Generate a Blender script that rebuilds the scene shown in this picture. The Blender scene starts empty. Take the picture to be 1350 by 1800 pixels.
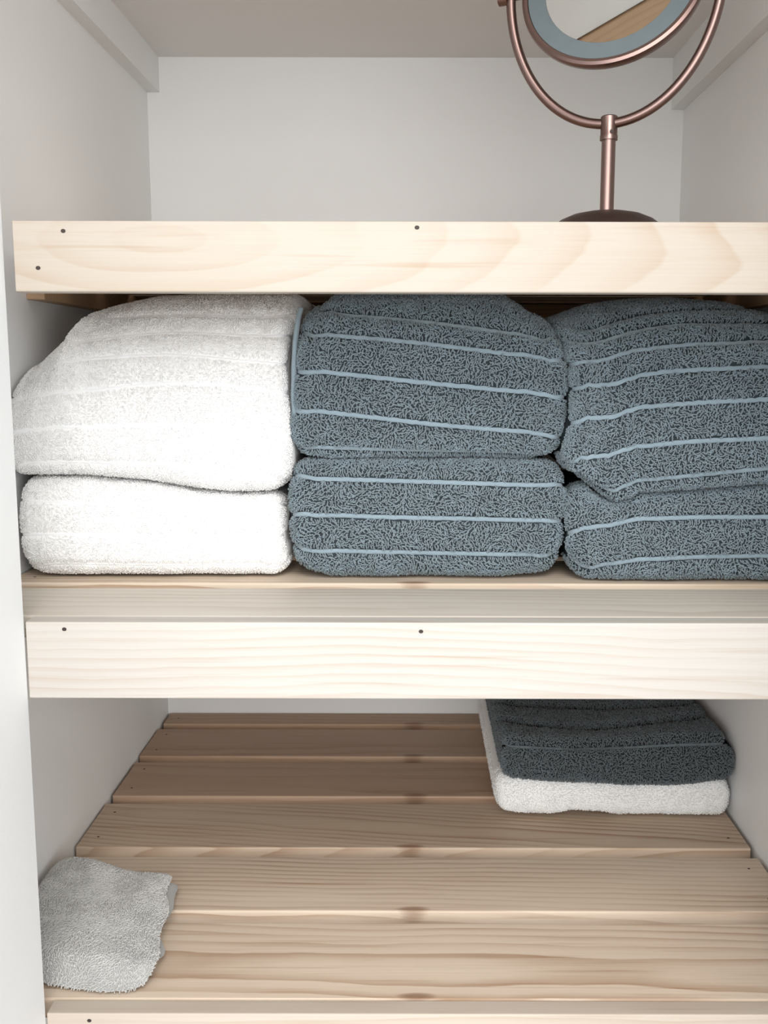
import bpy, math, random
import numpy as np
from mathutils import Matrix, Vector

scene = bpy.context.scene
# ------------------------------------------------------------------ camera
F_PX, PITCH, ROLL, PX0, PY0, CAM_Z = 1780.0, math.radians(8.3), math.radians(0.12), 728.0, 900.0, 1.40
cam_data = bpy.data.cameras.new('camera')
cam = bpy.data.objects.new('camera', cam_data)
scene.collection.objects.link(cam)
cam_data.sensor_fit = 'VERTICAL'
cam_data.sensor_height = 36.0
cam_data.sensor_width = 27.0
cam_data.lens = F_PX / 1800.0 * 36.0
cam_data.shift_x = -(PX0 - 675.0) / 1800.0
cam_data.clip_start = 0.02
CAM_M = (Matrix.Translation((0, 0, CAM_Z)) @ Matrix.Rotation(math.pi / 2 - PITCH, 4, 'X')
         @ Matrix.Rotation(ROLL, 4, 'Z'))
cam.matrix_world = CAM_M
scene.camera = cam

# ------------------------------------------------------------------ light
world = bpy.data.worlds.new('room_light')
scene.world = world
world.use_nodes = True
bg = world.node_tree.nodes['Background']
bg.inputs['Color'].default_value = (0.90, 0.95, 1.0, 1)
bg.inputs['Strength'].default_value = 1.05


def area_light(name, loc, target, sx, sy, power, color):
    d = bpy.data.lights.new(name, 'AREA')
    d.shape = 'RECTANGLE'
    d.size, d.size_y, d.energy, d.color = sx, sy, power, color
    o = bpy.data.objects.new(name, d)
    scene.collection.objects.link(o)
    o.location = loc
    o.rotation_euler = (Vector(target) - Vector(loc)).to_track_quat('-Z', 'Y').to_euler()
    return o


area_light('room_fill', (0.25, -1.9, 1.60), (0, 1.0, 1.40), 4.6, 1.4, 92.0, (1.0, 0.985, 0.965))  # unseen broad fill light, added and widened to reach back and side walls
area_light('room_lamp', (0.15, -0.7, 2.55), (0, 1.0, 1.0), 0.9, 0.9, 24.0, (1.0, 0.97, 0.93))

vs = scene.view_settings
vs.view_transform = 'Standard'
vs.look = 'None'
vs.exposure = 0.0
vs.gamma = 1.0
vs.use_curve_mapping = False

# ------------------------------------------------------------------ projection helpers (pixel -> direction)
R3 = np.array(CAM_M.to_3x3())


def project(P):
    """points (...,3) -> pixel x, y in the 1350x1800 frame"""
    q = (np.asarray(P, float) - np.array([0, 0, CAM_Z])) @ R3
    return PX0 + F_PX * q[..., 0] / -q[..., 2], PY0 - F_PX * q[..., 1] / -q[..., 2]


def at_depth(px, py, y):
    """pixel -> world point on the vertical plane Y = y"""
    d = R3 @ np.array([(px - PX0) / F_PX, (PY0 - py) / F_PX, -1.0])
    t = y / d[1]
    return np.array([0, 0, CAM_Z]) + t * d


# ------------------------------------------------------------------ object helpers
def link(o, parent=None):
    scene.collection.objects.link(o)
    if parent is not None:
        o.parent = parent
    return o


def mesh_obj(name, verts, faces, mat, parent=None, smooth=False, loc=(0, 0, 0)):
    me = bpy.data.meshes.new(name)
    if isinstance(verts, np.ndarray):
        verts = verts.tolist()
    me.from_pydata([tuple(v) for v in verts], [], faces)
    if smooth:
        me.polygons.foreach_set('use_smooth', [True] * len(me.polygons))
    me.update()
    if mat is not None:
        me.materials.append(mat)
    o = bpy.data.objects.new(name, me)
    o.location = loc
    return link(o, parent)


def empty(name, loc=(0, 0, 0)):
    o = bpy.data.objects.new(name, None)
    o.empty_display_size = 0.05
    o.location = loc
    return link(o)


def tag(o, label=None, cat=None, group=None, kind=None):
    if label: o['label'] = label
    if cat: o['category'] = cat
    if group: o['group'] = group
    if kind: o['kind'] = kind
    return o


def box_geo(sx, sy, sz, bev=0.0):
    """box centred on the origin, with chamfered edges along X when bev > 0"""
    hx, hy, hz = sx / 2, sy / 2, sz / 2
    if bev <= 0:
        ring = [(-hy, -hz), (hy, -hz), (hy, hz), (-hy, hz)]
    else:
        b = bev
        ring = [(-hy + b, -hz), (hy - b, -hz), (hy - b * .3, -hz + b * .3), (hy, -hz + b), (hy, hz - b),
                (hy - b * .3, hz - b * .3), (hy - b, hz), (-hy + b, hz), (-hy + b * .3, hz - b * .3),
                (-hy, hz - b), (-hy, -hz + b), (-hy + b * .3, -hz + b * .3)]
    n = len(ring)
    v = [(-hx, a, c) for a, c in ring] + [(hx, a, c) for a, c in ring]
    f = [[i, i + n, (i + 1) % n + n, (i + 1) % n][::-1] for i in range(n)]
    f.append(list(range(n))[::-1][::-1])
    f.append([i + n for i in range(n)][::-1])
    f[-2] = f[-2][::-1]; f[-1] = f[-1][::-1]
    return v, f


def box(name, x0, x1, y0, y1, z0, z1, mat, parent=None, bev=0.0):
    v, f = box_geo(x1 - x0, y1 - y0, z1 - z0, bev)
    return mesh_obj(name, v, f, mat, parent, loc=((x0 + x1) / 2, (y0 + y1) / 2, (z0 + z1) / 2))


def lathe(name, prof, mat, parent=None, seg=48, loc=(0, 0, 0)):
    """prof: (radius, z) from bottom to top; radius 0 closes"""
    v, f = [], []
    rows = []
    for r, z in prof:
        if r <= 1e-6:
            rows.append([len(v)]); v.append((0, 0, z))
        else:
            rows.append(list(range(len(v), len(v) + seg)))
            v += [(r * math.cos(2 * math.pi * k / seg), r * math.sin(2 * math.pi * k / seg), z) for k in range(seg)]
    for a, b in zip(rows, rows[1:]):
        for k in range(seg):
            k2 = (k + 1) % seg
            if len(a) == 1 and len(b) == 1: continue
            if len(a) == 1: f.append([a[0], b[k2], b[k]][::-1])
            elif len(b) == 1: f.append([a[k], a[k2], b[0]])
            else: f.append([a[k], a[k2], b[k2], b[k]])
    o = mesh_obj(name, v, f, mat, parent, smooth=True, loc=loc)
    o.data.set_sharp_from_angle(angle=math.radians(38))
    return o


def tube(name, path, rad, mat, parent=None, seg=16, loc=(0, 0, 0)):
    path = [Vector(p) for p in path]
    v, f = [], []
    n = len(path)
    up = Vector((0, 0, 1))
    t0 = (path[1] - path[0]).normalized()
    if abs(t0.dot(up)) > .9: up = Vector((0, 1, 0))
    a = t0.cross(up).normalized()
    for i in range(n):
        t = (path[min(i + 1, n - 1)] - path[max(i - 1, 0)]).normalized()
        a = (a - t * a.dot(t)).normalized()
        b = t.cross(a)
        for k in range(seg):
            an = 2 * math.pi * k / seg
            v.append(tuple(path[i] + a * rad * math.cos(an) + b * rad * math.sin(an)))
    for i in range(n - 1):
        for k in range(seg):
            k2 = (k + 1) % seg
            f.append([i * seg + k, i * seg + k2, (i + 1) * seg + k2, (i + 1) * seg + k])
    f.append(list(range(seg))[::-1])
    f.append([(n - 1) * seg + k for k in range(seg)])
    o = mesh_obj(name, v, f, mat, parent, smooth=True, loc=loc)
    o.data.set_sharp_from_angle(angle=math.radians(38))
    return o


# ------------------------------------------------------------------ materials
def new_mat(name):
    m = bpy.data.materials.new(name)
    m.use_nodes = True
    nt = m.node_tree
    return m, nt, nt.nodes['Principled BSDF']


def mathn(nt, op, a, b=None, c=None):
    n = nt.nodes.new('ShaderNodeMath'); n.operation = op
    for i, q in enumerate((a, b, c)):
        if q is None: continue
        if isinstance(q, (int, float)): n.inputs[i].default_value = q
        else: nt.links.new(q, n.inputs[i])
    return n.outputs[0]


def noise(nt, vec, scale, detail=2.0, rough=.5):
    n = nt.nodes.new('ShaderNodeTexNoise')
    n.inputs['Scale'].default_value = scale
    n.inputs['Detail'].default_value = detail
    n.inputs['Roughness'].default_value = rough
    nt.links.new(vec, n.inputs['Vector'])
    return n.outputs['Fac']


def mapping(nt, vec, scale=(1, 1, 1), loc=(0, 0, 0)):
    n = nt.nodes.new('ShaderNodeMapping')
    n.inputs['Scale'].default_value = scale
    n.inputs['Location'].default_value = loc
    nt.links.new(vec, n.inputs['Vector'])
    return n.outputs[0]


def mix(nt, fac, a, b, mode='MIX'):
    n = nt.nodes.new('ShaderNodeMix'); n.data_type = 'RGBA'; n.blend_type = mode
    if isinstance(fac, (int, float)): n.inputs[0].default_value = fac
    else: nt.links.new(fac, n.inputs[0])
    for i, q in ((6, a), (7, b)):
        if isinstance(q, tuple): n.inputs[i].default_value = q + (1,) if len(q) == 3 else q
        else: nt.links.new(q, n.inputs[i])
    return n.outputs[2]


def ramp(nt, fac, stops):
    n = nt.nodes.new('ShaderNodeValToRGB')
    el = n.color_ramp.elements
    while len(el) < len(stops): el.new(0.5)
    for e, (p, c) in zip(el, stops):
        e.position = p
        e.color = (c, c, c, 1) if isinstance(c, (int, float)) else tuple(c) + (1,)
    nt.links.new(fac, n.inputs[0])
    return n.outputs[0]


def bump(nt, bsdf, height, strength, dist):
    n = nt.nodes.new('ShaderNodeBump')
    n.inputs['Strength'].default_value = strength
    n.inputs['Distance'].default_value = dist
    nt.links.new(height, n.inputs['Height'])
    nt.links.new(n.outputs[0], bsdf.inputs['Normal'])


def wall_paint(name, col):
    m, nt, b = new_mat(name)
    tc = nt.nodes.new('ShaderNodeTexCoord').outputs['Object']
    n1 = noise(nt, tc, 5, 3)
    c = mix(nt, ramp(nt, n1, [(.3, 0.0), (.7, 1.0)]), tuple(x * .975 for x in col), col)
    nt.links.new(c, b.inputs['Base Color'])
    b.inputs['Roughness'].default_value = .55
    bump(nt, b, noise(nt, tc, 260, 4, .6), .25, .0006)
    return m


def wood(name, light, dark, pith=(0, -.05), tilt=.03, x0=0.0, spacing=.007, contrast=.7, warp=.006, seed=0,
         dark_spots=(), tone=.25):
    """pine: growth rings round a pith line that runs nearly along X, cut by the board"""
    m, nt, b = new_mat(name)
    tc = nt.nodes.new('ShaderNodeTexCoord').outputs['Object']
    tc = mapping(nt, tc, loc=(0, 0, 0))
    sep = nt.nodes.new('ShaderNodeSeparateXYZ'); nt.links.new(tc, sep.inputs[0])
    x, y, z = sep.outputs
    wv = mapping(nt, tc, (3.2, 9, 9), (seed * 3.7, seed * 1.3, seed * 2.1))
    w = mathn(nt, 'MULTIPLY', mathn(nt, 'SUBTRACT', noise(nt, wv, 1.0, 2.5, .45), .5), warp * 4)
    wv2 = mapping(nt, tc, (14, 60, 60), (seed * 1.9, seed * 4.3, seed * .7))
    w2 = mathn(nt, 'MULTIPLY', mathn(nt, 'SUBTRACT', noise(nt, wv2, 1.0, 2.0, .5), .5), warp * .55)
    dy = mathn(nt, 'ADD', mathn(nt, 'SUBTRACT', y, pith[0]), mathn(nt, 'MULTIPLY', mathn(nt, 'SUBTRACT', x, x0), tilt))
    dz = mathn(nt, 'SUBTRACT', z, pith[1])
    r = mathn(nt, 'SQRT', mathn(nt, 'ADD', mathn(nt, 'MULTIPLY', dy, dy), mathn(nt, 'MULTIPLY', dz, dz)))
    r = mathn(nt, 'ADD', mathn(nt, 'ADD', r, w), w2)
    v = mathn(nt, 'FRACT', mathn(nt, 'DIVIDE', mathn(nt, 'ADD', r, 1.0), spacing))
    ring = ramp(nt, v, [(0.0, 0.10), (.45, .22), (.78, .75), (.93, 1.0), (1.0, .12)])
    fade = ramp(nt, noise(nt, mapping(nt, tc, (2.2, 16, 16), (seed, seed * 5.1, 3)), 1.0, 2), [(.32, .15), (.66, 1.0)])
    fib = noise(nt, mapping(nt, tc, (9, 420, 420), (seed, 0, 0)), 1.0, 3, .6)
    fac = mathn(nt, 'MULTIPLY', mathn(nt, 'MULTIPLY', ring, fade), contrast)
    fac = mathn(nt, 'ADD', fac, mathn(nt, 'MULTIPLY', mathn(nt, 'SUBTRACT', fib, .5), .35))
    broad = noise(nt, mapping(nt, tc, (2.0, 11, 11), (seed * 2.3, 7, seed)), 1.0, 2)
    fac = mathn(nt, 'ADD', fac, mathn(nt, 'MULTIPLY', mathn(nt, 'SUBTRACT', broad, .45), tone))
    stv = noise(nt, mapping(nt, tc, (5.5, 190, 190), (seed * 1.1, seed, 5)), 1.0, 2, .5)
    fac = mathn(nt, 'ADD', fac, mathn(nt, 'MULTIPLY', ramp(nt, stv, [(.58, 0.0), (.74, 1.0)]), .30))
    fac = ramp(nt, fac, [(0, 0.0), (1, 1.0)])
    col = mix(nt, fac, light, dark)
    for (kx, ky, kz, ax, ay, az, kc) in dark_spots:
        d = None
        for s, k0, a in ((x, kx, ax), (y, ky, ay), (z, kz, az)):
            q = mathn(nt, 'DIVIDE', mathn(nt, 'SUBTRACT', s, k0), a)
            q = mathn(nt, 'MULTIPLY', q, q)
            d = q if d is None else mathn(nt, 'ADD', d, q)
        d = mathn(nt, 'ADD', d, mathn(nt, 'MULTIPLY', mathn(nt, 'SUBTRACT', fib, .5), 1.2))
        col = mix(nt, ramp(nt, d, [(.1, .75), (.9, 0.0)]), col, kc)
    nt.links.new(col, b.inputs['Base Color'])
    b.inputs['Roughness'].default_value = .52
    b.inputs['Specular IOR Level'].default_value = .3
    bump(nt, b, mathn(nt, 'ADD', fib, mathn(nt, 'MULTIPLY', ring, .5)), .12, .0006)
    return m


def cloth(name, col, var=.12, sheen=.25, rough=.95, weave=True, scale=60):
    m, nt, b = new_mat(name)
    tc = nt.nodes.new('ShaderNodeTexCoord').outputs['Object']
    n = noise(nt, tc, scale, 3)
    c = mix(nt, ramp(nt, n, [(.3, 0.0), (.7, 1.0)]), tuple(x * (1 - var) for x in col), tuple(min(1, x * (1 + var)) for x in col))
    nt.links.new(c, b.inputs['Base Color'])
    b.inputs['Roughness'].default_value = rough
    b.inputs['Specular IOR Level'].default_value = .1
    b.inputs['Sheen Weight'].default_value = sheen
    b.inputs['Sheen Roughness'].default_value = .6
    if weave:
        bump(nt, b, noise(nt, tc, 900, 2), .4, .0006)
    return m


def metal(name, col, rough, metallic=1.0):
    m, nt, b = new_mat(name)
    tc = nt.nodes.new('ShaderNodeTexCoord').outputs['Object']
    n = noise(nt, tc, 40, 3)
    nt.links.new(mix(nt, n, tuple(x * .92 for x in col), col), b.inputs['Base Color'])
    b.inputs['Metallic'].default_value = metallic
    b.inputs['Roughness'].default_value = rough
    return m


M_WALL = wall_paint('closet_paint', (.88, .885, .88))
M_UPPER = wall_paint('upper_shelf_paint', (.82, .805, .785))
M_TRIM = wall_paint('trim_paint', (.86, .865, .86))
M_FLOOR = wood('floor_wood', (.42, .30, .2), (.25, .16, .1), seed=40)

# ------------------------------------------------------------------ the closet shell
XL, XR, YF, YB = -0.391, 0.393, 0.795, 1.551
ZC = CAM_Z + 0.441                       # underside of the painted shelf above


def structure(o):
    o['kind'] = 'structure'
    return o


structure(box('wall_back', XL - .06, XR + .06, YB, YB + .06, 0, 2.3, M_WALL))
structure(box('wall_left', XL - .06, XL, YF - .0005, YB, 0, 2.3, M_WALL))
structure(box('wall_right', XR, XR + .06, YF - .0005, YB, 0, 2.3, M_WALL))
structure(box('upper_shelf', XL, XR, .9200, YB, ZC, ZC + .02, M_UPPER))  # painted panel of the shelf above
structure(box('floor', XL - .06, XR + .06, YF - .4, YB, -.05, 0, M_FLOOR))
structure(box('trim_1', XL, XL + .018, YF + .03, YB, ZC - .049, ZC, M_TRIM))          # cleats that carry it
structure(box('trim_2', XR - .018, XR, YF + .03, YB, ZC - .072, ZC, M_TRIM))
structure(box('trim_3', -.46, -.3143, .48, YF - .001, 0, 2.3, M_TRIM, bev=0))     # door jambs
structure(box('trim_4', .330, .47, .48, YF - .001, 0, 2.3, M_TRIM, bev=0))

# ------------------------------------------------------------------ slatted shelves
FASC_L, FASC_D = (.87, .78, .66), (.66, .44, .27)
SLAT_L, SLAT_D = (.66, .55, .44), (.36, .225, .135)
M_CLEAT = wood('cleat_wood', (.55, .37, .23), (.36, .22, .12), seed=31)
M_HOLE = metal('nail_steel', (.05, .035, .03), .7, .3)
ST = .019
FRONTS = [.8155, .960, 1.096, 1.236, 1.370, 1.500]


def nail_disc(parent, lx, ly, lz, r=.0016, axis='y'):
    v, f = [], []
    n = 8
    for k in range(n):
        a = 2 * math.pi * k / n
        v.append((lx + r * math.cos(a) * 1.2, ly, lz + r * math.sin(a)) if axis == 'y' else
                 (lx + r * math.cos(a) * 1.2, ly + r * math.sin(a), lz))
    v2 = [(a, b + .002, c) if axis == 'y' else (a, b, c - .002) for a, b, c in v]
    f = [list(range(n)), [n + k for k in range(n)][::-1]] + [[k, n + k, n + (k + 1) % n, (k + 1) % n] for k in range(n)]
    return mesh_obj('nail_hole', v + v2, f, M_HOLE, parent)


def make_shelf(ztop, fh, fx0, fx1, fasc_mat, slat_mats, fronts, label, nails, starts=None, mid_cleat=True, side_y=None):
    root = tag(empty('slatted_shelf', (0, YF, ztop)), label, 'shelf', 'built-in pine shelves of the closet')

    def part(name, x0, x1, y0, y1, z0, z1, mat, bev=.0012):
        o = box(name, x0, x1, y0 - YF, y1 - YF, z0 - ztop, z1 - ztop, mat, root, bev)
        return o
    fb = part('front_board', fx0, fx1, YF, YF + ST, ztop - fh, ztop, fasc_mat)
    for px, py in nails:
        P = at_depth(px, py, YF)
        nail_disc(fb, P[0] - (fx0 + fx1) / 2, -ST / 2 - .0002, P[2] - (ztop - fh / 2))
    ends = [b - .022 for b in fronts[1:]] + [YB - .002]
    for i, (a, e) in enumerate(zip(fronts, ends)):
        dx = (.0, .0015, .001, .002, .0005, .0025)[i % 6]
        s = part('slat', (starts or {}).get(i, XL + .002 + dx), XR - .004 + dx * .5 - .002, a, e, ztop - ST, ztop, slat_mats[i % len(slat_mats)], .0016)
        w = (e - a)
        for sx in ((-.37, .37) if not starts else ()):
            for sy in ((-.28, .28) if w > .08 else (0,)):
                nail_disc(s, sx, sy * w, ST / 2 + .0002, .0013, 'z')
    for x0, x1 in ((XL, XL + .019), (XR - .019, XR)):
        part('cleat', x0 + .0005, x1 - .0005, side_y or YF + .03, YB - .002, ztop - ST - .025, ztop - ST - .0003, M_CLEAT, .001)
    if mid_cleat: part('cleat', -.012, .012, YF + ST + .001, YB - .002, ztop - ST - .034, ztop - ST - .0003, M_CLEAT, .001)
    part('cleat', XL + .02, XR - .02, YB - .02, YB - .001, ztop - ST - .025, ztop - ST - .0003, M_CLEAT, .001)
    return root


structure(box('trim_5', XL, XR, YF + .0005, .9180, ZC - .001, ZC + .02, M_CLEAT, bev=.0012))    # pine front board of the shelf above
SPOT_C = (.24, .13, .075)  # brown of the small dark oval at each slat's front edge
S_L = [SLAT_L, SLAT_L, (.61, .485, .37), (.54, .385, .275), (.52, .37, .26), (.52, .37, .26)]
S_D = [SLAT_D, SLAT_D, (.34, .20, .115), (.34, .195, .115), (.33, .19, .11), (.33, .19, .11)]
slats = [wood('pine_slat_%d' % k, tuple(c * t for c in S_L[k]), tuple(c * t for c in S_D[k]),
              pith=p, tilt=tl, x0=x0, spacing=sp, contrast=ct, seed=k + 1,
              dark_spots=((.0 + dx, -w / 2 + .004, .008, .020, .0065, .02, SPOT_C),))
         for k, (t, p, tl, x0, sp, ct, dx, w) in enumerate([
             (1.10, (-.06, -.030), .035, 1.2, .0115, .85, .004, .122),
             (1.04, (-.08, -.035), .020, -1.5, .0090, .80, .000, .114),
             (.97, (-.050, -.012), .13, .30, .0085, 1.0, -.004, .118),
             (.93, (-.02, -.09), .02, .0, .0120, .45, .002, .112),
             (.90, (.03, -.08), -.02, .4, .0110, .45, .000, .108),
             (.90, (-.06, -.05), .03, .0, .0100, .55, .0, .05)])]
Z1, Z2, Z3 = CAM_Z + .1078, CAM_Z - .2062, CAM_Z - .5500
M_F1 = wood('pine_front_upper', (.43, .38, .325), (.33, .215, .125), pith=(-.0095 - .0, .012), tilt=.27, x0=-.205, spacing=.016,
            contrast=.5, warp=.008, seed=3.3, tone=.4)
M_F2 = wood('pine_front_middle', (.50, .470, .432), (.39, .30, .225), pith=(-.03, -.055), tilt=.05, x0=.1, spacing=.0075,
            contrast=.50, seed=7.7, tone=.3)
M_F3 = wood('pine_front_lower', (.53, .455, .385), (.38, .28, .20), pith=(-.02, -.06), tilt=.05, x0=.3, spacing=.008,
            contrast=.5, seed=11.2)
make_shelf(Z1, .0533, -.3065, .3285, M_F1, [slats[k] for k in (2, 4, 1, 3, 0, 5)], FRONTS,
           'pale pine shelf at eye level with an oval grain figure, carrying the round mirror',
           [(111, 406), (67, 471), (733, 400)],
           starts={0: -.3075, 1: -.360, 2: -.384}, mid_cleat=False, side_y=1.04)
pale = wood('pine_slat_pale', (.63, .58, .51), (.42, .34, .27), pith=(-.07, -.04), tilt=.03, x0=.9, spacing=.0095, contrast=.8, seed=21)
make_shelf(Z2, .0640, -.3130, .3285, M_F2, [pale] + [slats[k] for k in (1, 0, 2, 4, 5)], [.8155, .943, 1.08, 1.22, 1.36, 1.49],
           'middle pine slatted shelf filled with three stacks of white and grey towels', [(113, 1106), (740, 1110)])
make_shelf(Z3, .0640, -.3130, .3285, M_F3, slats, FRONTS,
           'lowest pine shelf with wide open slats, mostly empty', [(157, 1794)])

# ------------------------------------------------------------------ towels
rng = np.random.default_rng(7)


def smooth_noise(x, seed):
    r = np.random.default_rng(seed)
    out = np.zeros_like(x)
    for k in range(4):
        out += np.sin(x * r.uniform(.6, 1.5) * (k + 1) + r.uniform(0, 6.28)) / (k + 1)
    return out / 2


def field(x, y, seed):
    r = np.random.default_rng(seed)
    out = np.zeros_like(x)
    for k in range(6):
        a = r.uniform(0, math.pi)
        fq = r.uniform(.6, 1.6)
        out += np.sin((x * math.cos(a) + y * math.sin(a)) * fq + r.uniform(0, 6.28))
    return out / 2.4


def strands(name, P, T, N, L, H, R, mat, parent, seed, keep_up=.0):
    """terry loops: one small arched tube per point (tangent T, normal N)"""
    n = len(P)
    r = np.random.default_rng(seed)
    B = np.cross(N, T)
    L = L * r.uniform(.7, 1.3, n); H = H * r.uniform(.6, 1.35, n); R = R * r.uniform(.8, 1.2, n)
    lean = r.normal(0, .35, n) * H
    K, S = 4, 3
    V = np.empty((n, K, S, 3))
    for k in range(K):
        t = k / (K - 1)
        c = (P + T * (L * (t - .5))[:, None] + N * (H * (4 * t * (1 - t)) ** .8 - .0004)[:, None]
             + B * (lean * 4 * t * (1 - t))[:, None])
        dt = (t - .5) * 2
        up = N + T * (dt * 1.1); up /= np.linalg.norm(up, axis=1)[:, None]
        for s in range(S):
            a = 2 * math.pi * s / S + math.pi / 2
            V[:, k, s] = c + (up * math.sin(a) + B * math.cos(a)) * R[:, None]
    base = (np.arange(n) * K * S)[:, None, None, None]
    k = np.arange(K - 1)[:, None]; s = np.arange(S)[None, :]; s2 = (s + 1) % S
    q = np.stack([k * S + s, k * S + s2, (k + 1) * S + s2, (k + 1) * S + s], -1)     # K-1,S,4
    faces = (base + q[None]).reshape(-1, 4)
    me = bpy.data.meshes.new(name)
    nv, nf = n * K * S, len(faces)
    me.vertices.add(nv); me.vertices.foreach_set('co', V.reshape(-1).astype(np.float32))
    me.loops.add(nf * 4); me.loops.foreach_set('vertex_index', faces.reshape(-1).astype(np.int32))
    me.polygons.add(nf); me.polygons.foreach_set('loop_start', np.arange(0, nf * 4, 4, dtype=np.int32))
    me.polygons.foreach_set('use_smooth', np.ones(nf, bool))
    me.update(calc_edges=True)
    me.materials.append(mat)
    o = bpy.data.objects.new(name, me)
    o['kind'] = 'stuff'
    return link(o, parent)


def sample_grid(G, ci, ri):
    """bilinear lookup in a grid (nc,nr,...)"""
    c0 = np.clip(np.floor(ci).astype(int), 0, G.shape[0] - 2); r0 = np.clip(np.floor(ri).astype(int), 0, G.shape[1] - 2)
    fc = (ci - c0)[:, None]; fr = (ri - r0)[:, None]
    return (G[c0, r0] * (1 - fc) * (1 - fr) + G[c0 + 1, r0] * fc * (1 - fr) + G[c0, r0 + 1] * (1 - fc) * fr
            + G[c0 + 1, r0 + 1] * fc * fr)


def pl(points):
    xs = [p[0] for p in points]; ys = [p[1] for p in points]
    return lambda q: np.interp(q, xs, ys)


def towel(label, cat, group, top, bot, left, right, yf, yb, a_up, a_lo, mid, ribs, mats, seed,
          floor_z=None, r_end=.015, puff=.0026, e_up=.75, e_lo=.6, wob=.003, dens=.0022, loop=(.0031, .0024, .00069),
          rib_w=.0031, rib_h=.0013, twist=0.0, layers=((-1, .6), (1, .6)), hem=None, rib_seed=0, top_pile=.06, cap_pile=()):
    """A folded towel: a thick rounded fold facing the room, open layers at the sides.
    top/bot: outline (px, py) along the width; left/right: outline (py, px)."""
    mat_base, mat_pile, mat_rib = mats
    NC, NF, NB = 64, 110, 26
    topf, botf = pl(top), pl(bot)
    lf, rf = pl(left), pl(right)
    # parametric columns: rounded ends + span
    NE = 7
    th = np.linspace(0, math.pi / 2, NE)
    cols = []          # (u, x_inset, shrink)
    for t in th: cols.append((0.0, r_end * (1 - math.cos(t)), r_end * (1 - math.sin(t))))
    for k in range(1, NC): cols.append((k / NC, r_end * (1 - 2 * k / NC), 0.0))
    for t in th[::-1]: cols.append((1.0, -r_end * (1 - math.cos(t)), r_end * (1 - math.sin(t))))
    nc = len(cols)
    pxl = np.mean([p[1] for p in left]); pxr = np.mean([p[1] for p in right])
    phi = np.linspace(-math.pi / 2, math.pi / 2, 240)
    sn, cs = np.sin(phi), np.cos(phi)
    grid = np.zeros((nc, NB + NF + NB, 3))
    for ci, (u, ins, shr) in enumerate(cols):
        px = pxl + (pxr - pxl) * u
        yy = yf + twist * (u - .5) + wob * smooth_noise(np.array([u * 7.0]), seed)[0]
        zt = at_depth(px, topf(px), yy + a_up)[2]
        zb = at_depth(px, botf(px), yy + a_lo * .6)[2]
        if floor_z is not None:
            zb = floor_z + .0036 + max(0.0, zb - floor_z - .003)
        zm = zb + mid * (zt - zb)
        z = np.where(sn > 0, zm + (zt - zm - shr) * np.abs(sn) ** e_up, zm - (zm - zb - shr) * np.abs(sn) ** e_lo)
        y = yy + shr + np.where(sn > 0, (a_up) * (1 - cs ** e_up), a_lo * (1 - cs ** e_lo))
        s = np.concatenate([[0], np.cumsum(np.hypot(np.diff(y), np.diff(z)))])
        si = np.linspace(0, s[-1], NF)
        y, z = np.interp(si, s, y), np.interp(si, s, z)
        # soft lumps on the face, as on a real fold
        lump = wob * .8 * field(np.full(NF, u * 9.0), si * 45.0, seed + 5) * np.sin(np.linspace(0, math.pi, NF))
        y = y + lump
        yb_top = np.linspace(yb - shr, y[-1], NB + 1)[:-1][::-1]
        yb_bot = np.linspace(yb - shr, y[0], NB + 1)[:-1]
        Y = np.concatenate([yb_bot, y, yb_top])
        Z = np.concatenate([np.full(NB, z[0]), z, np.full(NB, z[-1]) + .0 * yb_top])
        py = project(np.stack([np.full_like(Y, at_depth(px, 700, yf)[0]), Y, Z], -1))[1]
        fr = slice(NB, NB + NF)
        pyf = np.concatenate([np.full(NB, py[NB]), py[fr], np.full(NB, py[NB + NF - 1])])
        # x of the two ends from the outlines, at the depth of the fold's face
        xl = np.array([at_depth(lf(q), q, yf + .01)[0] for q in pyf]); xr = np.array([at_depth(rf(q), q, yf + .01)[0] for q in pyf])
        X = xl + (xr - xl) * u + (ins or 0.0)
        grid[ci] = np.stack([X, Y, Z], -1)
    nr = grid.shape[1]
    base_loc = np.array([grid[..., 0].mean(), yf, grid[..., 2].min()])
    root = tag(empty('folded_towel', tuple(base_loc)), label, cat, group)
    G = grid - base_loc
    # closed body: grid + ladder caps + back
    V = G.reshape(-1, 3)
    idx = np.arange(nc * nr).reshape(nc, nr)
    faces = [[idx[c, r], idx[c + 1, r], idx[c + 1, r + 1], idx[c, r + 1]] for c in range(nc - 1) for r in range(nr - 1)]
    h = nr // 2
    for c, flip in ((0, False), (nc - 1, True)):
        for r in range(h - (nr % 2 == 0)):
            q = [idx[c, r], idx[c, r + 1], idx[c, nr - 2 - r], idx[c, nr - 1 - r]]
            faces.append(q[::-1] if flip else q)
    faces += [[idx[c, 0], idx[c, nr - 1], idx[c + 1, nr - 1], idx[c + 1, 0]] for c in range(nc - 1)]
    body = mesh_obj('towel_fold', V, [[int(i) for i in f] for f in faces], mat_base, root, smooth=True)
    # normals on the grid
    du = np.gradient(G, axis=0); dv = np.gradient(G, axis=1)
    Nn = np.cross(du, dv); Nn /= (np.linalg.norm(Nn, axis=2, keepdims=True) + 1e-12)
    cen = np.array([0, (yb - yf) * .4, G[..., 2].mean()])
    # arc lengths
    S = np.concatenate([np.zeros((nc, 1)), np.cumsum(np.linalg.norm(np.diff(G, axis=1), axis=2), axis=1)], 1)
    fr0, fr1 = NB, NB + NF - 1
    # ribs: lines on the face, given by their pixel heights across the width
    PX, PY = project(grid)
    rib_rows = []
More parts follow.
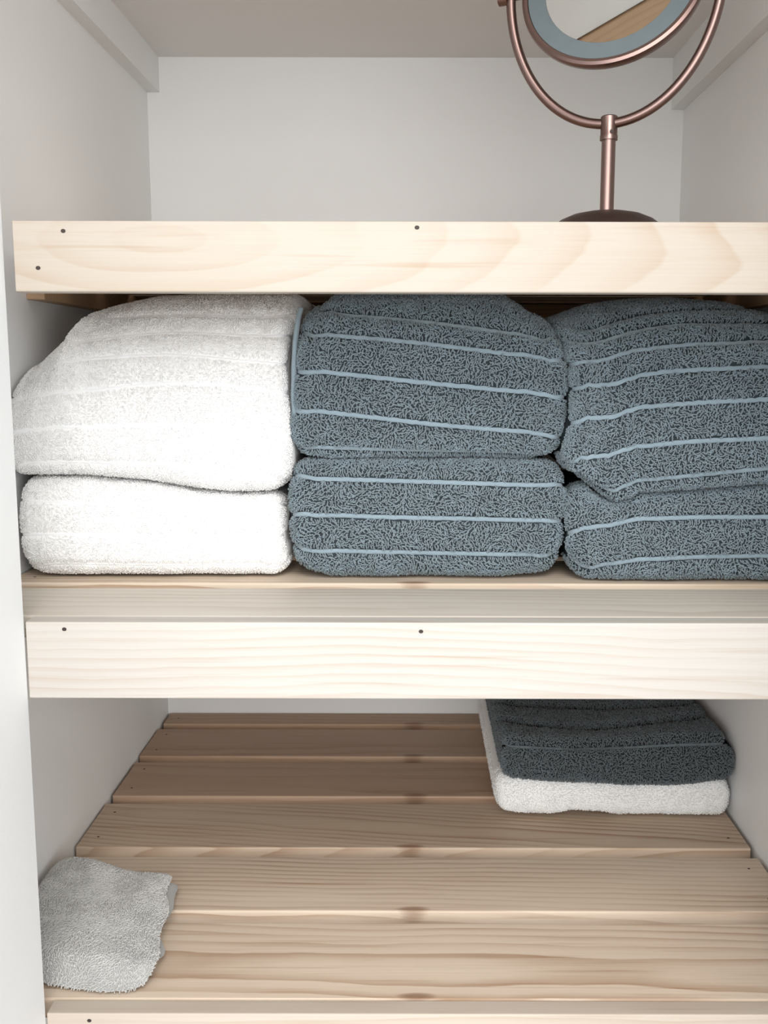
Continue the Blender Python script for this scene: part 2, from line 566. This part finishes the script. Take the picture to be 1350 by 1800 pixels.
    for rb in ribs:
        f = pl(rb)
        rows = np.zeros(nc)
        for ci in range(nc):
            want = f(PX[ci, fr0:nr - 1]) - PY[ci, fr0:nr - 1]      # <0 below target line .. >0 above
            k = np.where(np.diff(np.sign(want)) != 0)[0]
            if len(k): k = k[0]; rows[ci] = fr0 + k + want[k] / (want[k] - want[k + 1])
            else: rows[ci] = fr1 - 2 if want[-1] < 0 else fr0 + 2
        pad = np.concatenate([2 * rows[0] - rows[1:10][::-1], rows, 2 * rows[-1] - rows[-10:-1][::-1]])
        rows = np.convolve(pad, np.hanning(19) / np.hanning(19).sum(), 'same')[9:-9].clip(fr0 + 1, nr - 3)
        if floor_z is not None and len(rib_rows) == len(ribs) - 1:
            rows[:NE] = rows[NE]; rows[-NE:] = rows[-NE - 1]
        rows += .22 * smooth_noise(np.arange(nc) * 1.7, seed + 31 + len(rib_rows))
        rib_rows.append(rows)
    # terry bands stand proud of the ribs
    if rib_rows:
        near = np.full((nc, nr), 9.0)
        for rows in rib_rows:
            i0 = np.clip(rows.astype(int), 0, nr - 2)
            a_ = np.arange(nc)
            rs = S[a_, i0] + (S[a_, i0 + 1] - S[a_, i0]) * (rows - i0)
            near = np.minimum(near, np.abs(S - rs[:, None]))
        pf = puff * (1 - np.exp(-(near / (.0022 * (puff / .001) ** .5 + .002)) ** 2)) - puff
        G += Nn * pf[..., None]
        body.data.vertices.foreach_set('co', G.reshape(-1).astype(np.float32)); body.data.update()
        du = np.gradient(G, axis=0); dv = np.gradient(G, axis=1)
        Nn = np.cross(du, dv); Nn /= (np.linalg.norm(Nn, axis=2, keepdims=True) + 1e-12)
    for rows in rib_rows:
        st, fl = [], []
        W = 5
        offs = np.linspace(-1, 1, W)
        ctr = sample_grid(G, np.arange(nc).astype(float).clip(0, nc - 1.001), rows)
        nn = sample_grid(Nn, np.arange(nc).astype(float).clip(0, nc - 1.001), rows)
        nn /= np.linalg.norm(nn, axis=1)[:, None]
        tt = np.gradient(ctr, axis=0); tt /= (np.linalg.norm(tt, axis=1)[:, None] + 1e-12)
        bb = np.cross(nn, tt)
        ww = rib_w * (1 + .15 * smooth_noise(np.arange(nc) * .9, seed + 3))
        for o_ in offs:
            st.append(ctr + bb * (o_ * ww)[:, None] + nn * (rib_h * (1 - o_ * o_) - .0003))
        st = np.stack(st, 1).reshape(-1, 3)
        id2 = np.arange(nc * W).reshape(nc, W)
        fl = [[int(id2[c, k]), int(id2[c + 1, k]), int(id2[c + 1, k + 1]), int(id2[c, k + 1])] for c in range(nc - 1) for k in range(W - 1)]
        mesh_obj('rib', st, fl, mat_rib, root, smooth=True)
    # pile: jittered lattice over the face, the ends and the front of the top
    arc = np.linalg.norm(np.diff(G[:, (fr0 + fr1) // 2], axis=0), axis=1)
    U = np.concatenate([[0], np.cumsum(arc)])
    n_u = int(U[-1] / dens)
    lo = S[:, fr0 - 2].mean(); hi = S[:, fr1].mean() + top_pile
    n_s = int((hi - lo) / dens)
    gu, gs = np.meshgrid(np.arange(n_u), np.arange(n_s), indexing='ij')
    gu = (gu + .5 * (gs % 2)).ravel() + rng.uniform(-.33, .33, gu.size)
    gs = gs.ravel() + rng.uniform(-.33, .33, gs.size)
    uu = np.clip(gu * dens, 0, U[-1] * .9999); ss = lo + gs * dens
    ci = np.interp(uu, U, np.arange(nc))
    Smean = S
    c0 = np.clip(ci.astype(int), 0, nc - 2); fc = ci - c0
    ri = np.zeros_like(ci)
    for c in range(nc - 1):
        m = c0 == c
        if m.any():
            sa = S[c] * .5 + S[c + 1] * .5
            tot = sa[fr1] - sa[fr0]; tm = S[:, fr1].mean() - S[:, fr0].mean()
            sx = np.where(ss[m] < S[:, fr1].mean(), sa[fr0] + (ss[m] - S[:, fr0].mean()) * tot / tm, sa[fr1] + ss[m] - S[:, fr1].mean())
            ri[m] = np.interp(sx, sa, np.arange(nr))
    keep = np.ones(len(ci), bool)
    near = np.full(len(ci), 9.0)
    for rows in rib_rows:
        rr = np.interp(ci, np.arange(nc), rows)
        i0 = np.clip(rr.astype(int), 0, nr - 2)
        rs = S[c0, i0] + (S[c0, i0 + 1] - S[c0, i0]) * (rr - i0)
        j0 = np.clip(ri.astype(int), 0, nr - 2)
        ps = S[c0, j0] + (S[c0, j0 + 1] - S[c0, j0]) * (ri - j0)
        near = np.minimum(near, np.abs(ps - rs))
    keep &= near > rib_w * .8 + loop[2]
    ci, ri, near = ci[keep], ri[keep], near[keep]
    P = sample_grid(G, ci, ri); N = sample_grid(Nn, ci, ri)
    N /= np.linalg.norm(N, axis=1)[:, None]
    D = sample_grid(dv, ci, ri); D /= (np.linalg.norm(D, axis=1)[:, None] + 1e-12)
    E = np.cross(D, N)
    ang = 1.9 * field(P[:, 0] * 160, (P[:, 2] + P[:, 1]) * 160, seed + 11) + rng.normal(0, .45, len(P))
    ang = np.where(near < .006, ang * .35 + 0, ang)
    T = D * np.cos(ang)[:, None] + E * np.sin(ang)[:, None]
    T -= N * (T * N).sum(1)[:, None]; T /= np.linalg.norm(T, axis=1)[:, None]
    strands('terry_pile', P, T, N, loop[0], loop[1], loop[2], mat_pile, root, seed + 21)
    # the folded layers that show at the two open sides
    side_pile = []
    for side, depth in layers:
        c = 0 if side < 0 else nc - 1
        ring = G[c]
        zc = (ring[:, 2].max() + ring[:, 2].min()) / 2
        hgt = (ring[:, 2].max() - ring[:, 2].min())
        nl = max(2, int(round(hgt / .028)))
        for k in range(nl):
            f = 1 - (k + .45) / nl
            c0_ = ring.copy()
            c0_[:, 2] = zc + (ring[:, 2] - zc) * f
            c0_[:, 1] = np.minimum(ring[:, 1] + (1 - f) * hgt * .5 + .004, yb - yf - .003)
            x = np.interp(c0_[:, 2], np.sort(ring[:, 2]), ring[np.argsort(ring[:, 2]), 0])
            c0_[:, 0] = x
            t = np.gradient(c0_, axis=0); t[:, 0] = 0; t /= (np.linalg.norm(t, axis=1)[:, None] + 1e-9)
            b_ = np.cross(t, np.array([1.0, 0, 0]))
            rr_ = min(.009, hgt / nl * .42)
            pro = .0024 + .0010 * math.sin(seed + k * 2.1)
            rows_ = []
            for an in np.linspace(0, math.pi, 6):
                rows_.append(c0_ + b_ * (rr_ * math.cos(an)) + np.array([side * (pro * math.sin(an) - .0006), 0, 0]))
            st = np.stack(rows_, 1).reshape(-1, 3)
            id2 = np.arange(nr * 6).reshape(nr, 6)
            fl = [[int(id2[a, q]), int(id2[a + 1, q]), int(id2[a + 1, q + 1]), int(id2[a, q + 1])] for a in range(nr - 1) for q in range(5)]
            mesh_obj('fold_layer', st, fl, mat_base, root, smooth=True)
            if side in cap_pile:
                g3 = st.reshape(nr, 6, 3)
                ln = np.concatenate([[0], np.cumsum(np.linalg.norm(np.diff(g3[:, 3], axis=0), axis=1))])
                na, nb = int(ln[-1] / .0026), max(2, int(rr_ * 2.6 / .0026))
                aa, ab = np.meshgrid(np.arange(na), np.arange(nb), indexing='ij')
                ra = np.interp((aa.ravel() + rng.uniform(0, 1, aa.size)) * .0026, ln, np.arange(nr)).clip(0, nr - 1.001)
                rb_ = ((ab.ravel() + rng.uniform(0, 1, ab.size)) / nb * 5).clip(0, 4.999)
                P_ = sample_grid(g3, ra, rb_)
                N_ = np.tile(np.array([[side * 1.0, 0, 0]]), (len(P_), 1)) + rng.normal(0, .25, P_.shape)
                N_ /= np.linalg.norm(N_, axis=1)[:, None]
                T_ = rng.normal(0, 1, P_.shape); T_ -= N_ * (T_ * N_).sum(1)[:, None]; T_ /= np.linalg.norm(T_, axis=1)[:, None]
                side_pile.append((P_, T_, N_))
    if side_pile:
        P_, T_, N_ = (np.concatenate([q[k] for q in side_pile]) for k in range(3))
        strands('side_pile', P_, T_, N_, loop[0], loop[1] * .8, loop[2], mat_pile, root, seed + 55)
    # a flat woven hem that peeks out beside the fold
    if hem:
        hp = [at_depth(a, b, yf + d) - base_loc for a, b, d in hem]
        n = 14
        xs = np.linspace(0, len(hp) - 1, n * 2)
        pp = np.stack([np.interp(xs, np.arange(len(hp)), [q[k] for q in hp]) for k in range(3)], 1)
        w = .0062
        rows_ = []
        for an in np.linspace(0, 2 * math.pi, 9)[:-1]:
            rows_.append(pp + np.array([.0026 * math.cos(an), w * math.sin(an), 0]))
        st = np.stack(rows_, 1).reshape(-1, 3)
        m_ = len(pp)
        id2 = np.arange(m_ * 8).reshape(m_, 8)
        fl = [[int(id2[a, q]), int(id2[a, (q + 1) % 8]), int(id2[a + 1, (q + 1) % 8]), int(id2[a + 1, q])] for a in range(m_ - 1) for q in range(8)]
        fl += [[int(q) for q in id2[0]][::-1], [int(q) for q in id2[-1]]]
        mesh_obj('hem', st, fl, mat_rib, root, smooth=True)
    return root


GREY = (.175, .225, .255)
G_BASE = cloth('grey_ground_gap_shade', tuple(c * .18 for c in GREY), sheen=0)  # ground cloth darkened to paint in the shade between the loops
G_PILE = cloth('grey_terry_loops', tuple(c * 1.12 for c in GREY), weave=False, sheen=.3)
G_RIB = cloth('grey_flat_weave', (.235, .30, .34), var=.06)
D_BASE = cloth('charcoal_ground_gap_shade', (.022, .027, .03), sheen=0)  # near-black ground: shade of the gaps put into the cloth colour
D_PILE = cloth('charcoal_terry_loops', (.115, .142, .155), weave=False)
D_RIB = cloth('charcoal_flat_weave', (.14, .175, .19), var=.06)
W_BASE = cloth('white_terry_ground', (.86, .855, .845), var=.02)
W_PILE = cloth('white_terry_loops', (.90, .895, .885), var=.02, weave=False)
W_RIB = cloth('white_flat_weave', (.84, .845, .85), var=.02)
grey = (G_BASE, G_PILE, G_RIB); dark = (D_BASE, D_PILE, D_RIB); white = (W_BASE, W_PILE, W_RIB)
WLOOP = (.0028, .0015, .00058)
GRP = 'folded bath towels on the middle shelf'

towel('plump white bath towel on top of the white stack, touching the shelf above', 'towel', GRP,
      top=[(8, 634), (40, 606), (60, 590), (88, 553), (150, 538), (230, 524), (350, 519), (515, 519)],
      bot=[(20, 832), (130, 832), (260, 842), (360, 856), (440, 862), (497, 861)],
      left=[(520, 14), (632, 10), (700, 10), (830, 14)],
      right=[(517, 517), (560, 514), (600, 502), (640, 499), (700, 505), (760, 512), (830, 511), (862, 497)],
      yf=.955, yb=1.27, a_up=.13, a_lo=.022, mid=.36,
      ribs=[[(20, 600), (150, 563), (300, 553), (500, 558)], [(20, 640), (150, 598), (300, 583), (500, 592)],
            [(20, 660), (150, 630), (300, 622), (500, 640)], [(20, 700), (300, 672), (400, 678), (500, 690)],
            [(20, 755), (300, 745), (500, 765)], [(20, 812), (300, 815), (500, 838)]],
      mats=white, seed=101, puff=.0010, loop=WLOOP, dens=.0020, rib_h=.0010, rib_w=.0020, e_up=.85)
towel('flatter white bath towel at the bottom of the white stack', 'towel', GRP,
      top=[(25, 836), (130, 836), (260, 846), (360, 860), (440, 866), (497, 865)],
      bot=[(30, 1010), (500, 1012)],
      left=[(835, 36), (860, 33), (900, 35), (960, 39), (990, 44), (1010, 60)],
      right=[(862, 498), (900, 499), (950, 497), (985, 507), (1010, 505)],
      yf=.957, yb=1.27, a_up=.03, a_lo=.026, mid=.5,
      ribs=[[(30, 880), (300, 888), (500, 892)], [(30, 938), (300, 942), (500, 940)], [(30, 990), (300, 994), (500, 992)]],
      mats=white, seed=102, puff=.0010, floor_z=Z2, top_pile=.015, loop=WLOOP, dens=.0020, rib_h=.0010, rib_w=.0018)
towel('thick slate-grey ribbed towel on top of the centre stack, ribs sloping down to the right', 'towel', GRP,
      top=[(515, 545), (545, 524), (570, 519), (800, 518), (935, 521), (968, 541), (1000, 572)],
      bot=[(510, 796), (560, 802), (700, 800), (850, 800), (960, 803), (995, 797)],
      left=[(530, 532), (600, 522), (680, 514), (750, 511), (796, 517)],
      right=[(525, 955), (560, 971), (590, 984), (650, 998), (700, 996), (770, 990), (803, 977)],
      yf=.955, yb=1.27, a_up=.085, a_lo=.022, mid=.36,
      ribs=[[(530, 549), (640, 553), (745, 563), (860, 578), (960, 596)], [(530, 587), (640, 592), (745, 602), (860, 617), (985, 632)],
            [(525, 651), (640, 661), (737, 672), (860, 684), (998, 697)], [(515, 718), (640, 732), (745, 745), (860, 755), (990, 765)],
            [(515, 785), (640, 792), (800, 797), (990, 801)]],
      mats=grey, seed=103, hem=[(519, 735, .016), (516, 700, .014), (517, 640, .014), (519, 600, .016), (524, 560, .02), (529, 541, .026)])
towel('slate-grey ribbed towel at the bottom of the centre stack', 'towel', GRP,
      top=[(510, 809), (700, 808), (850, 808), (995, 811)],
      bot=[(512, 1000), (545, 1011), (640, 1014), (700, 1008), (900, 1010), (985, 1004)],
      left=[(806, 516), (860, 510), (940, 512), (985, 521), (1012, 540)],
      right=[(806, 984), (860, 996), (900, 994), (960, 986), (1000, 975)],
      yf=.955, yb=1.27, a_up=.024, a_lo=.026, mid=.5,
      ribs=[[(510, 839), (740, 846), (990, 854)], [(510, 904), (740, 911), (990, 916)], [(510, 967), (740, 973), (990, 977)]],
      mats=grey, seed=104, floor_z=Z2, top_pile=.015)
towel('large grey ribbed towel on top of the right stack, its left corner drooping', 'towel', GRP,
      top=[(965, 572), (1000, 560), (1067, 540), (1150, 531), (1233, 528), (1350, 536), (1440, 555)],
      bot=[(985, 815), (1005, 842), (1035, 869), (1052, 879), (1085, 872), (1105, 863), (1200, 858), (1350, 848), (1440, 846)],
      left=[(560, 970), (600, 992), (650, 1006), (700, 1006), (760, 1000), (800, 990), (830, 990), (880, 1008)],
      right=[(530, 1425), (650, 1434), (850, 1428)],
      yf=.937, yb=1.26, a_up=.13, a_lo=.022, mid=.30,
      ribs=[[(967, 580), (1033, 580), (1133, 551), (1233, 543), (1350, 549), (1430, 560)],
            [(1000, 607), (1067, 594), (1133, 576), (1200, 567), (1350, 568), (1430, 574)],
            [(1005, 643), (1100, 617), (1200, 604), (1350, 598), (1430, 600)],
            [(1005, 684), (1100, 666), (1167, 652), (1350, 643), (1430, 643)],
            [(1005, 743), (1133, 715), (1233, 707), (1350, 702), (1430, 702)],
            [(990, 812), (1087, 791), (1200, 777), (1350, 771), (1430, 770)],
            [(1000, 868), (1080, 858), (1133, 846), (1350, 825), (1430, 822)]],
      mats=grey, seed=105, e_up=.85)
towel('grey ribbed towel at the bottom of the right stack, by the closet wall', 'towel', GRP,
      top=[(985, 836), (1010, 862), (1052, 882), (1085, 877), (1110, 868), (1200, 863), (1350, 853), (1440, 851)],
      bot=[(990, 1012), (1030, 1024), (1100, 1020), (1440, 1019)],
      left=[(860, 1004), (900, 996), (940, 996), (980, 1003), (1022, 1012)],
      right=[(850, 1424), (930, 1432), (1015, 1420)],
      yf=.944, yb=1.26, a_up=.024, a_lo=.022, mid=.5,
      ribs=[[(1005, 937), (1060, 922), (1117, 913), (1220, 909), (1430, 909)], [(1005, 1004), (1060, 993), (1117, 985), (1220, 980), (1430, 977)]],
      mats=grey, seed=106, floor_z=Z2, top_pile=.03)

GRP2 = 'small folded towels on the lowest shelf'
towel('white towel lying under the charcoal one on the lowest shelf', 'towel', GRP2,
      top=[(860, 1356), (1090, 1366), (1285, 1362)],
      bot=[(862, 1420), (890, 1426), (960, 1428), (1000, 1421), (1060, 1424), (1110, 1434), (1200, 1436), (1285, 1432)],
      left=[(1360, 872), (1430, 874)], right=[(1360, 1278), (1395, 1281), (1430, 1276)],
      yf=1.172, yb=1.50, a_up=.018, a_lo=.016, mid=.5, ribs=[], mats=white, seed=107, floor_z=Z3, loop=WLOOP, dens=.0023,
      top_pile=.02, r_end=.012, cap_pile=(-1,))
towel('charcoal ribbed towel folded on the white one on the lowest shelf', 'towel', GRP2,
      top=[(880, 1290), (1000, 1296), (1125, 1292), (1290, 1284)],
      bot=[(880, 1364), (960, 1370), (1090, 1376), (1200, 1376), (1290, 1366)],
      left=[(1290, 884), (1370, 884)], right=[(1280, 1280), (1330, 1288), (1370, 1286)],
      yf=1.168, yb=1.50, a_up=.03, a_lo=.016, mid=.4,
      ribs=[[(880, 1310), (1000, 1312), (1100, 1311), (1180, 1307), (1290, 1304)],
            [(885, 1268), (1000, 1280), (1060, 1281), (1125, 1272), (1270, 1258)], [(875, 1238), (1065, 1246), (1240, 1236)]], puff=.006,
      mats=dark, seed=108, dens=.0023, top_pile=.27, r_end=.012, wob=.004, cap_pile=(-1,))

# ------------------------------------------------------------------ light grey washcloth
C_BASE = cloth('pale_grey_ground', (.38, .375, .36), var=.06)
C_PILE = cloth('pale_grey_loops', (.55, .545, .53), var=.12, weave=False, scale=35)


def washcloth():
    n = 36
    # corners of the cloth on the shelf plane (front-left, front-right, back-right, back-left)
    A, B, C, D = np.array((-.383, .838)), np.array((-.232, .820)), np.array((-.246, 1.000)), np.array((-.383, 1.030))
    root = tag(empty('washcloth', (-.32, .95, Z3)), 'pale grey terry washcloth folded in the left corner of the lowest shelf', 'washcloth')
    off = np.array((-.32, .95, Z3))

    def sheet(name, z0, th, inset, mat, pile, seed):
        u, v = np.meshgrid(np.linspace(0, 1, n), np.linspace(0, 1, n), indexing='ij')
        # rounded corners
        a1, b1 = u * 2 - 1, v * 2 - 1
        k_ = np.maximum(np.abs(a1), np.abs(b1)) / ((np.abs(a1) ** 9 + np.abs(b1) ** 9) ** (1 / 9) + 1e-9)
        u, v = (a1 * k_ + 1) / 2, (b1 * k_ + 1) / 2
        P2 = (A * ((1 - u) * (1 - v))[..., None] + B * (u * (1 - v))[..., None] + C * (u * v)[..., None] + D * ((1 - u) * v)[..., None])
        # wavy outline
        P2[..., 0] += (.004 * np.sin(v * 6.0 + seed) + .003 * np.sin(v * 13)) * u - inset[0] * u
        P2[..., 1] += (.005 * np.sin(u * 5.5 + 1 + seed) * (1 - v)) + .006 * np.sin(u * 7) * v - inset[1] * .2 * v + inset[1] * (1 - v)
        a2, b2 = np.meshgrid(np.linspace(0, 1, n), np.linspace(0, 1, n), indexing='ij')
        e = np.minimum(np.minimum(a2, 1 - a2) * .14, np.minimum(b2, 1 - b2) * .22)
        ed = np.clip(e / .010, 0, 1)
        rise = np.sqrt(np.clip(1 - (1 - ed) ** 2, 0, 1))
        soft = .0032 * field(u * 5, v * 6, 77) * np.clip(e / .03, 0, 1)
        dr = np.clip(1 - v * .21 / .028, 0, 1); soft = soft - (z0 - .0006) * dr * dr * (3 - 2 * dr) * (1 if pile else 0)
        Zt = z0 + th * (.5 + .5 * rise) + soft + .004 * (1 - u) * v
        Zb = z0 + th * (.5 - .5 * rise) + (soft + .004 * (1 - u) * v if z0 > .004 else 0)
        top = np.concatenate([P2, Zt[..., None]], -1) - np.array((off[0], off[1], 0))
        bo = np.concatenate([P2, Zb[..., None]], -1) - np.array((off[0], off[1], 0))
        V = np.concatenate([top.reshape(-1, 3), bo.reshape(-1, 3)])
        I = np.arange(n * n).reshape(n, n); J = I + n * n
        f = []
        for a in range(n - 1):
            for b in range(n - 1):
                f.append([int(I[a, b]), int(I[a + 1, b]), int(I[a + 1, b + 1]), int(I[a, b + 1])])
                f.append([int(J[a, b + 1]), int(J[a + 1, b + 1]), int(J[a + 1, b]), int(J[a, b])])
        for a in range(n - 1):
            f.append([int(I[a + 1, 0]), int(I[a, 0]), int(J[a, 0]), int(J[a + 1, 0])])
            f.append([int(I[a, n - 1]), int(I[a + 1, n - 1]), int(J[a + 1, n - 1]), int(J[a, n - 1])])
            f.append([int(I[0, a]), int(I[0, a + 1]), int(J[0, a + 1]), int(J[0, a])])
            f.append([int(I[n - 1, a + 1]), int(I[n - 1, a]), int(J[n - 1, a]), int(J[n - 1, a + 1])])
        o = mesh_obj(name, V, f, mat, root, smooth=True)
        if pile:
            d = .0020
            nu, nv = int(.145 / d), int(.225 / d)
            gu, gv = np.meshgrid(np.arange(nu), np.arange(nv), indexing='ij')
            ci = np.clip((gu.ravel() + rng.uniform(-.4, .4, gu.size)) / (nu - 1) * (n - 1), 0, n - 1.001)
            ri = np.clip((gv.ravel() + rng.uniform(-.4, .4, gv.size)) / (nv - 1) * (n - 1), 0, n - 1.001)
            du = np.gradient(top, axis=0); dv = np.gradient(top, axis=1)
            N = np.cross(du, dv); N /= np.linalg.norm(N, axis=2, keepdims=True)
            P = sample_grid(top, ci, ri); N = sample_grid(N, ci, ri); N /= np.linalg.norm(N, axis=1)[:, None]
            ang = 1.2 + 1.1 * field(P[:, 0] * 120, P[:, 1] * 120, seed + 3) + rng.normal(0, .5, len(P))
            T = np.stack([np.cos(ang), np.sin(ang), np.zeros_like(ang)], 1)
            T -= N * (T * N).sum(1)[:, None]; T /= np.linalg.norm(T, axis=1)[:, None]
            strands('terry_pile', P, T, N, .0031, .0012, .00062, C_PILE, root, seed + 9)
        return o
    sheet('folded_layer', .0006, .006, (.010, .028), C_BASE, False, 1.0)
    sheet('folded_layer', .0068, .006, (.0005, .028), C_BASE, False, 2.0)
    sheet('folded_layer', .0130, .007, (.003, .0), C_BASE, True, 0)


washcloth()

# ------------------------------------------------------------------ make-up mirror
BR = (.27, .185, .165)
M_BR = metal('brushed_bronze', BR, .33)
M_BRD = metal('dark_bronze', (.14, .095, .085), .45)
M_GLASS = metal('mirror_glass', (.93, .95, .94), .02)
M_RING = cloth('frosted_ring', (.125, .150, .160), var=.03, sheen=0, rough=.45, weave=False)


def make_mirror():
    mx, my = .1835, 1.0
    root = tag(empty('makeup_mirror', (mx, my, Z1)), 'round tilting make-up mirror in a bronze yoke on a domed base', 'mirror')
    lathe('base', [(0, 0.0004), (.064, .0004), (.066, .003), (.066, .008), (.0645, .0105), (.060, .0150), (.053, .0222), (.044, .0288), (.033, .0335),
                   (.020, .0362), (.009, .0372), (0, .0374)], M_BRD, root)
    lathe('stem', [(0, .030), (.0066, .030), (.0066, .112), (0, .112)], M_BR, root, 24)
    col = lathe('collar', [(0, .1025), (.0084, .1025), (.0084, .1065), (.0080, .1072), (.0080, .1235), (.0068, .1245), (0, .1245)], M_BR, root, 32)
    sc = lathe('set_screw', [(0, 0), (.0017, 0), (.0017, .0006), (0, .0006)], M_HOLE, col, 12, loc=(.001, -.0079, .109))
    sc.rotation_euler = (math.pi / 2, 0, 0)
    w = math.radians(-24); t = math.radians(19)
    e1 = Vector((math.cos(w), math.sin(w), 0)); hv = Vector((-math.sin(w), math.cos(w), 0))
    zc = .3515 + CAM_Z - Z1
    cpt = Vector((0, 0, zc))
    a, b_ = .0995, zc - .1175
    path = [cpt + e1 * (a * math.cos(q)) + Vector((0, 0, b_ * math.sin(q))) for q in np.linspace(-math.pi - .0, 0, 61)]
    tube('yoke', path, .0047, M_BR, root, 16)
    # disc frame: local Z = facing direction
    e2 = Vector((0, 0, 1)) * math.cos(t) + hv * math.sin(t)
    n = e1.cross(e2)
    rot = Matrix((e1, e2, n)).transposed().to_4x4()
    R = .087

    def disc(name, prof, mat, par, seg=96):
        o = lathe(name, prof, mat, par, seg)
        return o
    head = lathe('mirror_frame', [(0, -.016), (.06, -.0155), (.078, -.012), (R - .0015, -.006), (R, 0), (R - .0005, .0035), (R - .003, .005),
                                  (R - .006, .0045), (R - .0065, .001), (0, .001)], M_BR, root, 96)
    head.matrix_local = Matrix.Translation(cpt) @ rot
    lathe('light_ring', [(R - .0066, .0012), (R - .0066, .0038), (.0640, .0030), (.0632, .0012)], M_RING, head, 96)
    lathe('mirror_glass', [(.0640, .0013), (.0636, .0026), (0, .0026)], M_GLASS, head, 96).data.polygons.foreach_set('use_smooth', [False] * 192)
    for s in (-1, 1):
        p = tube('pivot', [e1 * s * (R - .003) + cpt, e1 * s * (a + .010) + cpt], .0040, M_BR, root, 16)
        k = tube('pivot_knob', [e1 * s * (a + .003) + cpt, e1 * s * (a + .012) + cpt], .0072, M_BR, root, 20)
    return root


make_mirror()
bpy.context.view_layer.update()
